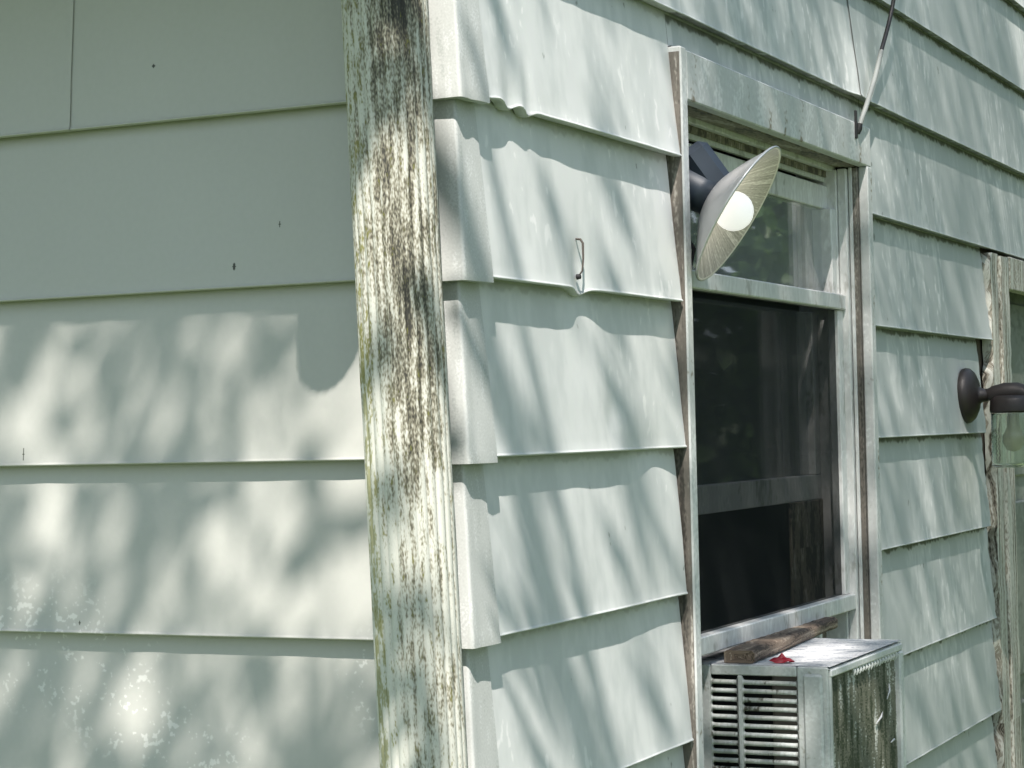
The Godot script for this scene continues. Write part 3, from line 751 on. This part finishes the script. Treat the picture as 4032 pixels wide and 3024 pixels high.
func build_sconce():
	var s := 2.35; var y := -0.530
	var t := thing("wall_sconce", "dark bronze wall sconce with clear ribbed glass jar beside the door", "sconce", ref(-0.005, y, -s))
	var o := ref(-0.006, y, -s); var b := basis_to(Vector3(1, 0, 0))
	var m := mb(); m.lathe([Vector2(0.057, -0.002), Vector2(0.0585, 0.004), Vector2(0.057, 0.012), Vector2(0.050, 0.020), Vector2(0.036, 0.027), Vector2(0.020, 0.031), Vector2(0.0150, 0.036), Vector2(0.0125, 0.05), Vector2(0.0001, 0.052)], o, b, 40); put(m, "backplate", M.bronze, t)
	var p := [Vector3(0.030, 0.0, 0), Vector3(0.05, 0.002, 0), Vector3(0.06, 0.0, 0), Vector3(0.085, 0.004, 0), Vector3(0.11, 0.004, 0), Vector3(0.14, -0.002, 0)]
	var pts := []
	for q_ in p: pts.append(o + q_)
	m = mb(); m.tube(pts, [0.012, 0.012, 0.019, 0.021, 0.021, 0.016], 20); put(m, "arm", M.bronze, t)
	var jc := o + Vector3(0.100, -0.02, 0); var ub := Basis.IDENTITY
	m = mb(); m.lathe([Vector2(0.0001, 0.02), Vector2(0.036, 0.018), Vector2(0.046, 0.008), Vector2(0.047, -0.014), Vector2(0.045, -0.018), Vector2(0.0001, -0.017)], jc, Basis(Vector3(1, 0, 0), Vector3(0, 1, 0), Vector3(0, 0, 1)), 36)
	put(m, "jar_cap", M.bronze, t)
	var jp := [Vector2(0.0001, -0.132), Vector2(0.036, -0.132), Vector2(0.042, -0.129)]
	for i in 23:
		var yy := -0.127 + 0.108 * i / 22.0
		jp.append(Vector2(0.0445 + (0.0012 if i % 2 == 0 else -0.0006) * (1.0 if i < 13 else 0.2), yy))
	jp.append_array([Vector2(0.0415, -0.019), Vector2(0.0412, -0.122), Vector2(0.038, -0.1265), Vector2(0.0001, -0.128)])
	m = mb(); m.lathe(jp, jc, ub, 40); put(m, "glass_jar", M.jar, t)
	m = mb(); m.lathe([Vector2(0.0001, -0.10), Vector2(0.014, -0.096), Vector2(0.022, -0.082), Vector2(0.022, -0.068), Vector2(0.013, -0.048), Vector2(0.012, -0.02)], jc, ub, 24); put(m, "bulb", M.bulb2, t)

func build_cable():
	var t := thing("cable", "thin black cable, half painted grey, hanging from above to window head", "cable", ref(0.012, -0.06, -1.55))
	var up := [Vector3(0.10, 0.9, -1.9), Vector3(0.06, 0.5, -1.81), Vector3(0.035, 0.25, -1.747), Vector3(0.026, 0.17, -1.726), Vector3(0.020, 0.094, -1.6745)]
	var lo := [Vector3(0.020, 0.094, -1.6745), Vector3(0.018, 0.042, -1.636), Vector3(0.0155, -0.012, -1.588), Vector3(0.012, -0.040, -1.566), Vector3(0.009, -0.058, -1.556)]
	for e in [[up, M.cable, "cable_run"], [lo, M.cablepaint, "painted_run"]]:
		var cv := Curve3D.new()
		for i in e[0].size():
			var p: Vector3 = e[0][i]; var a: Vector3 = e[0][max(i - 1, 0)]; var b: Vector3 = e[0][min(i + 1, e[0].size() - 1)]
			cv.add_point(ref(p.x, p.y, p.z), -(b - a) * 0.16, (b - a) * 0.16)
		cv.bake_interval = 0.01
		var pts := []
		for p in cv.get_baked_points(): pts.append(p)
		var m := mb(); m.tube(pts, [0.0040 if e[2] == "cable_run" else 0.0046], 10); put(m, e[2], e[1], t)
	var m2 := mb(); m2.tube([ref(0.0085, -0.052, -1.557), ref(0.0075, -0.062, -1.556), ref(0.006, -0.070, -1.5545)], [0.0062, 0.0066, 0.004], 10); put(m2, "connector", M.cable, t)
	m2 = mb(); m2.box(ref(0.0068, -0.055, -1.543), Vector3(0.004, 0.05, 0.008), 0.001); put(m2, "clip", M.cable, t)

# ---------------------------------------------------------------- trees
func leaf_mesh(len: float, wid: float) -> ArrayMesh:
	var m := MB.new()
	var p := [Vector3(0, 0, 0), Vector3(-wid * 0.42, 0.05 * len, len * 0.30), Vector3(-wid * 0.46, 0.06 * len, len * 0.58), Vector3(0, 0.0, len), Vector3(wid * 0.46, 0.06 * len, len * 0.58), Vector3(wid * 0.42, 0.05 * len, len * 0.30), Vector3(0, 0, len * 0.5)]
	for k in 6: m.vert(p[k])
	m.vert(p[6])
	for k in 6: m.tri(6, k, (k + 1) % 6)
	return m.commit()
func leaves(parent: Node3D, called: String, list: Array, len: float, wid: float):
	var mm := MultiMesh.new(); mm.transform_format = MultiMesh.TRANSFORM_3D; mm.mesh = leaf_mesh(len, wid); mm.instance_count = list.size()
	for i in list.size(): mm.set_instance_transform(i, Transform3D(list[i].basis, list[i].origin - parent.position))
	var o := MultiMeshInstance3D.new(); o.name = called; o.multimesh = mm; o.material_override = M.leaf; o.set_meta("kind", "stuff")
	o.cast_shadow = GeometryInstance3D.SHADOW_CASTING_SETTING_ON
	parent.add_child(o, true)
func leaf_at(p: Vector3) -> Transform3D:
	var d := Vector3(rng.randf_range(-1, 1), rng.randf_range(-0.9, 0.25), rng.randf_range(-1, 1)).normalized()
	var b := basis_to(d); b = Basis(b.x, b.z, b.y).rotated(d, rng.randf_range(-0.9, 0.9))
	return Transform3D(b.scaled(Vector3.ONE * rng.randf_range(0.65, 1.15)), p)

var gaps := []
func open_sky(X: float, Y: float) -> float:     # how open the crown is where a sun ray crosses it, by where that ray meets the plane of the front wall
	var v := 0.0
	for g in gaps:
		var dx: float = X - g[0]; var dy: float = Y - g[1]; var an: float = g[4]
		var u: float = (dx * cos(an) + dy * sin(an)) / g[2]; var w: float = (-dx * sin(an) + dy * cos(an)) / g[3]
		var r: float = u * u + w * w
		if r < 1.0: v = max(v, g[5] if g.size() > 5 else 1.0)
	return v

func build_shade_tree():
	var base := Vector3(2.9, 0.0, 2.9)
	var t := thing("shade_tree", "leafy tree behind the viewer that dapples both walls", "tree", base)
	var S := sun_to
	var m := mb()
	m.tube([base + Vector3(0, -0.1, 0), base + Vector3(0.02, 1.2, 0.0), base + Vector3(-0.08, 2.6, -0.05), base + Vector3(-0.25, 4.0, -0.15), base + Vector3(-0.45, 5.6, -0.3), base + Vector3(-0.6, 7.4, -0.4)], [0.22, 0.17, 0.15, 0.12, 0.08, 0.03], 14); put(m, "trunk", M.bark, t)
	for lb in [[2.7, Vector3(0.7, 4.3, 1.55)], [3.3, Vector3(0.2, 4.9, 1.6)], [4.0, Vector3(1.3, 6.2, 1.9)], [4.8, Vector3(1.0, 7.3, 1.8)], [3.6, Vector3(4.3, 5.2, 3.6)], [4.4, Vector3(3.0, 6.6, 4.6)]]:
		var p0: Vector3 = base + Vector3(-0.08 - 0.1 * (lb[0] - 2.6), lb[0], -0.08 * (lb[0] - 2.6)); var p1: Vector3 = lb[1]
		m = mb(); m.tube([p0, p0.lerp(p1, 0.35) + Vector3(0, 0.15, 0), p0.lerp(p1, 0.7) + Vector3(0, 0.12, 0), p1], [0.06, 0.04, 0.024, 0.008], 9); put(m, "limb", M.bark, t)
	var nz := FastNoiseLite.new(); nz.seed = 11; nz.frequency = 1.0; nz.fractal_octaves = 2
	# gaps, shaped so sun patches land on the walls: [X, Y, half length, half width, turn] in metres
	gaps = [
		[-0.565, -0.53, 0.135, 0.085, 1.25], [-0.215, -0.50, 0.10, 0.155, 1.4], [-0.21, -0.70, 0.125, 0.15, 1.35], [-0.59, -0.68, 0.07, 0.032, 1.2], [-0.505, -0.66, 0.065, 0.036, 1.25],
		[-0.47, -0.885, 0.07, 0.06, 1.6], [-0.13, -0.90, 0.07, 0.05, 1.3], [-0.31, -0.87, 0.05, 0.028, 1.4], [-0.60, -0.83, 0.04, 0.02, 1.3], [-0.395, -0.70, 0.04, 0.012, 1.2],
		[0.54, 0.59, 0.25, 0.065, 1.29], [0.71, 2.34, 0.16, 0.05, 1.29], [1.11, 3.33, 0.14, 0.022, 1.35], [1.165, 3.37, 0.14, 0.022, 1.35], [0.36, 0.70, 0.05, 0.03, 1.0]]
	# along the fluted corner and the drainpipe the crown is thin
	var list := []
	var n := 0
	while n < 19000:
		var X := rng.randf_range(-1.0, 1.55); var Y := rng.randf_range(-1.4, 4.6)
		if X < -0.06 and Y > 0.3: continue
		if X > 0.35 and Y < -0.2 + (X - 0.35) * 0.4: continue
		n += 1
		var o := open_sky(X, Y)
		if X > -0.085 and X < 0.31 and Y < 1.15:      # the open side of the crown: narrow slots of sun
			var a := nz.get_noise_2d(X * 13.0, Y * 2.6 - X * 3.0)
			o = max(o, 1.0 if a > -0.27 else 0.0)
		elif X >= 0.31 and X < 0.42 and Y < 1.4:
			o = max(o, 1.0 if nz.get_noise_2d(X * 14.0, Y * 3.0) > 0.12 else 0.0)
		elif X < -0.085 and o > 0.5 and nz.get_noise_2d(X * 15.0 + 40.0, Y * 6.5 - X * 2.0) > 0.20: o = 0.0     # sprays of leaves inside the wide gaps
		if o > 0.5 or (X > 0.5 and rng.randf() < 0.33): continue
		var d := rng.randf_range(2.2, 4.3) if X > -0.1 else rng.randf_range(3.6, 6.2)
		var p: Vector3 = ref(X, Y, 0) + S * (d + max(0.0, X) * 0.6)
		list.append(leaf_at(p))
	for i in 3500:     # the rest of the crown, away from the wall
		var dr := Vector3(rng.randfn(), rng.randfn() * 0.8, rng.randfn()).normalized() * pow(rng.randf(), 0.4)
		var p := Vector3(3.9, 6.0, 4.4) + dr * Vector3(2.0, 1.7, 1.9)
		list.append(leaf_at(p))
	leaves(t, "crown", list, 0.062, 0.040)

func build_far_trees():
	var spots := [[Vector3(2.6, 0, -9.5), 2.2, 5.5, "round leafy tree farthest down the side yard"], [Vector3(4.6, 0, -7.6), 2.0, 5.0, "broad leafy tree standing across the side yard"], [Vector3(1.2, 0, -11.5), 2.4, 6.0, "tall leafy tree behind the house"], [Vector3(6.0, 0, -3.2), 2.1, 4.6, "low leafy tree facing the side window"]]
	for sp in spots:
		var b: Vector3 = sp[0]; var r: float = sp[1]; var ht: float = sp[2]
		var t := thing("leafy_tree", sp[3], "tree", b, "trees across the side yard")
		var m := mb(); m.tube([b + Vector3(0, -0.1, 0), b + Vector3(0.05, ht * 0.35, 0), b + Vector3(-0.05, ht * 0.8, 0.1)], [0.16, 0.12, 0.03], 10); put(m, "trunk", M.bark, t)
		for k in 5:
			var an := TAU * k / 5.0 + b.x
			m = mb(); m.tube([b + Vector3(0, ht * (0.25 + 0.08 * k), 0), b + Vector3(cos(an) * r * 0.7, ht * (0.42 + 0.08 * k), sin(an) * r * 0.7)], [0.06, 0.012], 7); put(m, "limb", M.bark, t)
		var list := []
		for i in 9000:
			var d := Vector3(rng.randfn(), rng.randfn(), rng.randfn()).normalized() * pow(rng.randf(), 0.38)
			var lump := 1.0 + 0.25 * sin(d.x * 5.0 + b.z) * sin(d.y * 6.0) + 0.15 * sin(d.z * 9.0)
			list.append(leaf_at(b + Vector3(0, ht * 0.5, 0) + d * lump * Vector3(r, ht * 0.5, r)))
		leaves(t, "crown", list, 0.16, 0.10)

func _ready():
	rng.seed = 20240611
	wav.seed = 5; wav.frequency = 1.0; wav.fractal_octaves = 2
	# ---- camera
	var cam := Camera3D.new(); cam.name = "camera"; add_child(cam)
	var cb := Basis(Vector3(0.90285, -0.02342, -0.42931), Vector3(0.03047, 0.99949, 0.00955), Vector3(0.42887, -0.0217, 0.90311)).orthonormalized()
	cam.transform = Transform3D(cb, ref(1.0495, -0.5798, 2.0925)); cam.fov = 20.53; cam.near = 0.05; cam.far = 400.0; cam.current = true
	# ---- sky, exposure
	var env := Environment.new(); env.background_mode = Environment.BG_SKY
	var sky := Sky.new(); var sm := ProceduralSkyMaterial.new()
	sm.sky_top_color = Color(0.565, 0.63, 0.705); sm.sky_horizon_color = Color(0.695, 0.735, 0.765); sm.sky_curve = 0.18; sm.sky_energy_multiplier = 1.0
	sm.ground_bottom_color = Color(0.16, 0.20, 0.12); sm.ground_horizon_color = Color(0.45, 0.50, 0.42)
	sky.sky_material = sm; env.sky = sky; env.background_energy_multiplier = 1.32
	env.tonemap_mode = Environment.TONE_MAPPER_LINEAR; env.tonemap_exposure = 1.68
	env.sdfgi_enabled = true; env.ssao_enabled = true; env.ssil_enabled = true
	var we := WorldEnvironment.new(); we.name = "world_environment"; we.environment = env; add_child(we)
	# ---- sun
	var az := deg_to_rad(24.0); var el := deg_to_rad(53.0)
	sun_to = Vector3(cos(el) * sin(az), sin(el), cos(el) * cos(az))
	var sun := DirectionalLight3D.new(); sun.name = "sun"; add_child(sun)
	sun.look_at_from_position(sun_to * 10.0, Vector3.ZERO, Vector3.UP)
	sun.light_energy = 1.6; sun.light_color = Color(1.0, 0.97, 0.945); sun.light_angular_distance = 0.53; sun.shadow_enabled = true
	make_materials()
	# ---- ground
	ORG = Vector3.ZERO
	var m := mb(); m.quad(Vector3(-120, 0, 120), Vector3(120, 0, 120), Vector3(120, 0, -120), Vector3(-120, 0, -120))
	var gnd := put(m, "ground", M.ground, self); gnd.set_meta("kind", "structure"); gnd.set_meta("label", "grass lawn round the house"); gnd.set_meta("category", "ground")
	build_house()
	build_gutter()
	build_downspout()
	build_ac()
	build_lamp(cb)
	build_sconce()
	build_cable()
	build_shade_tree()
	build_far_trees()
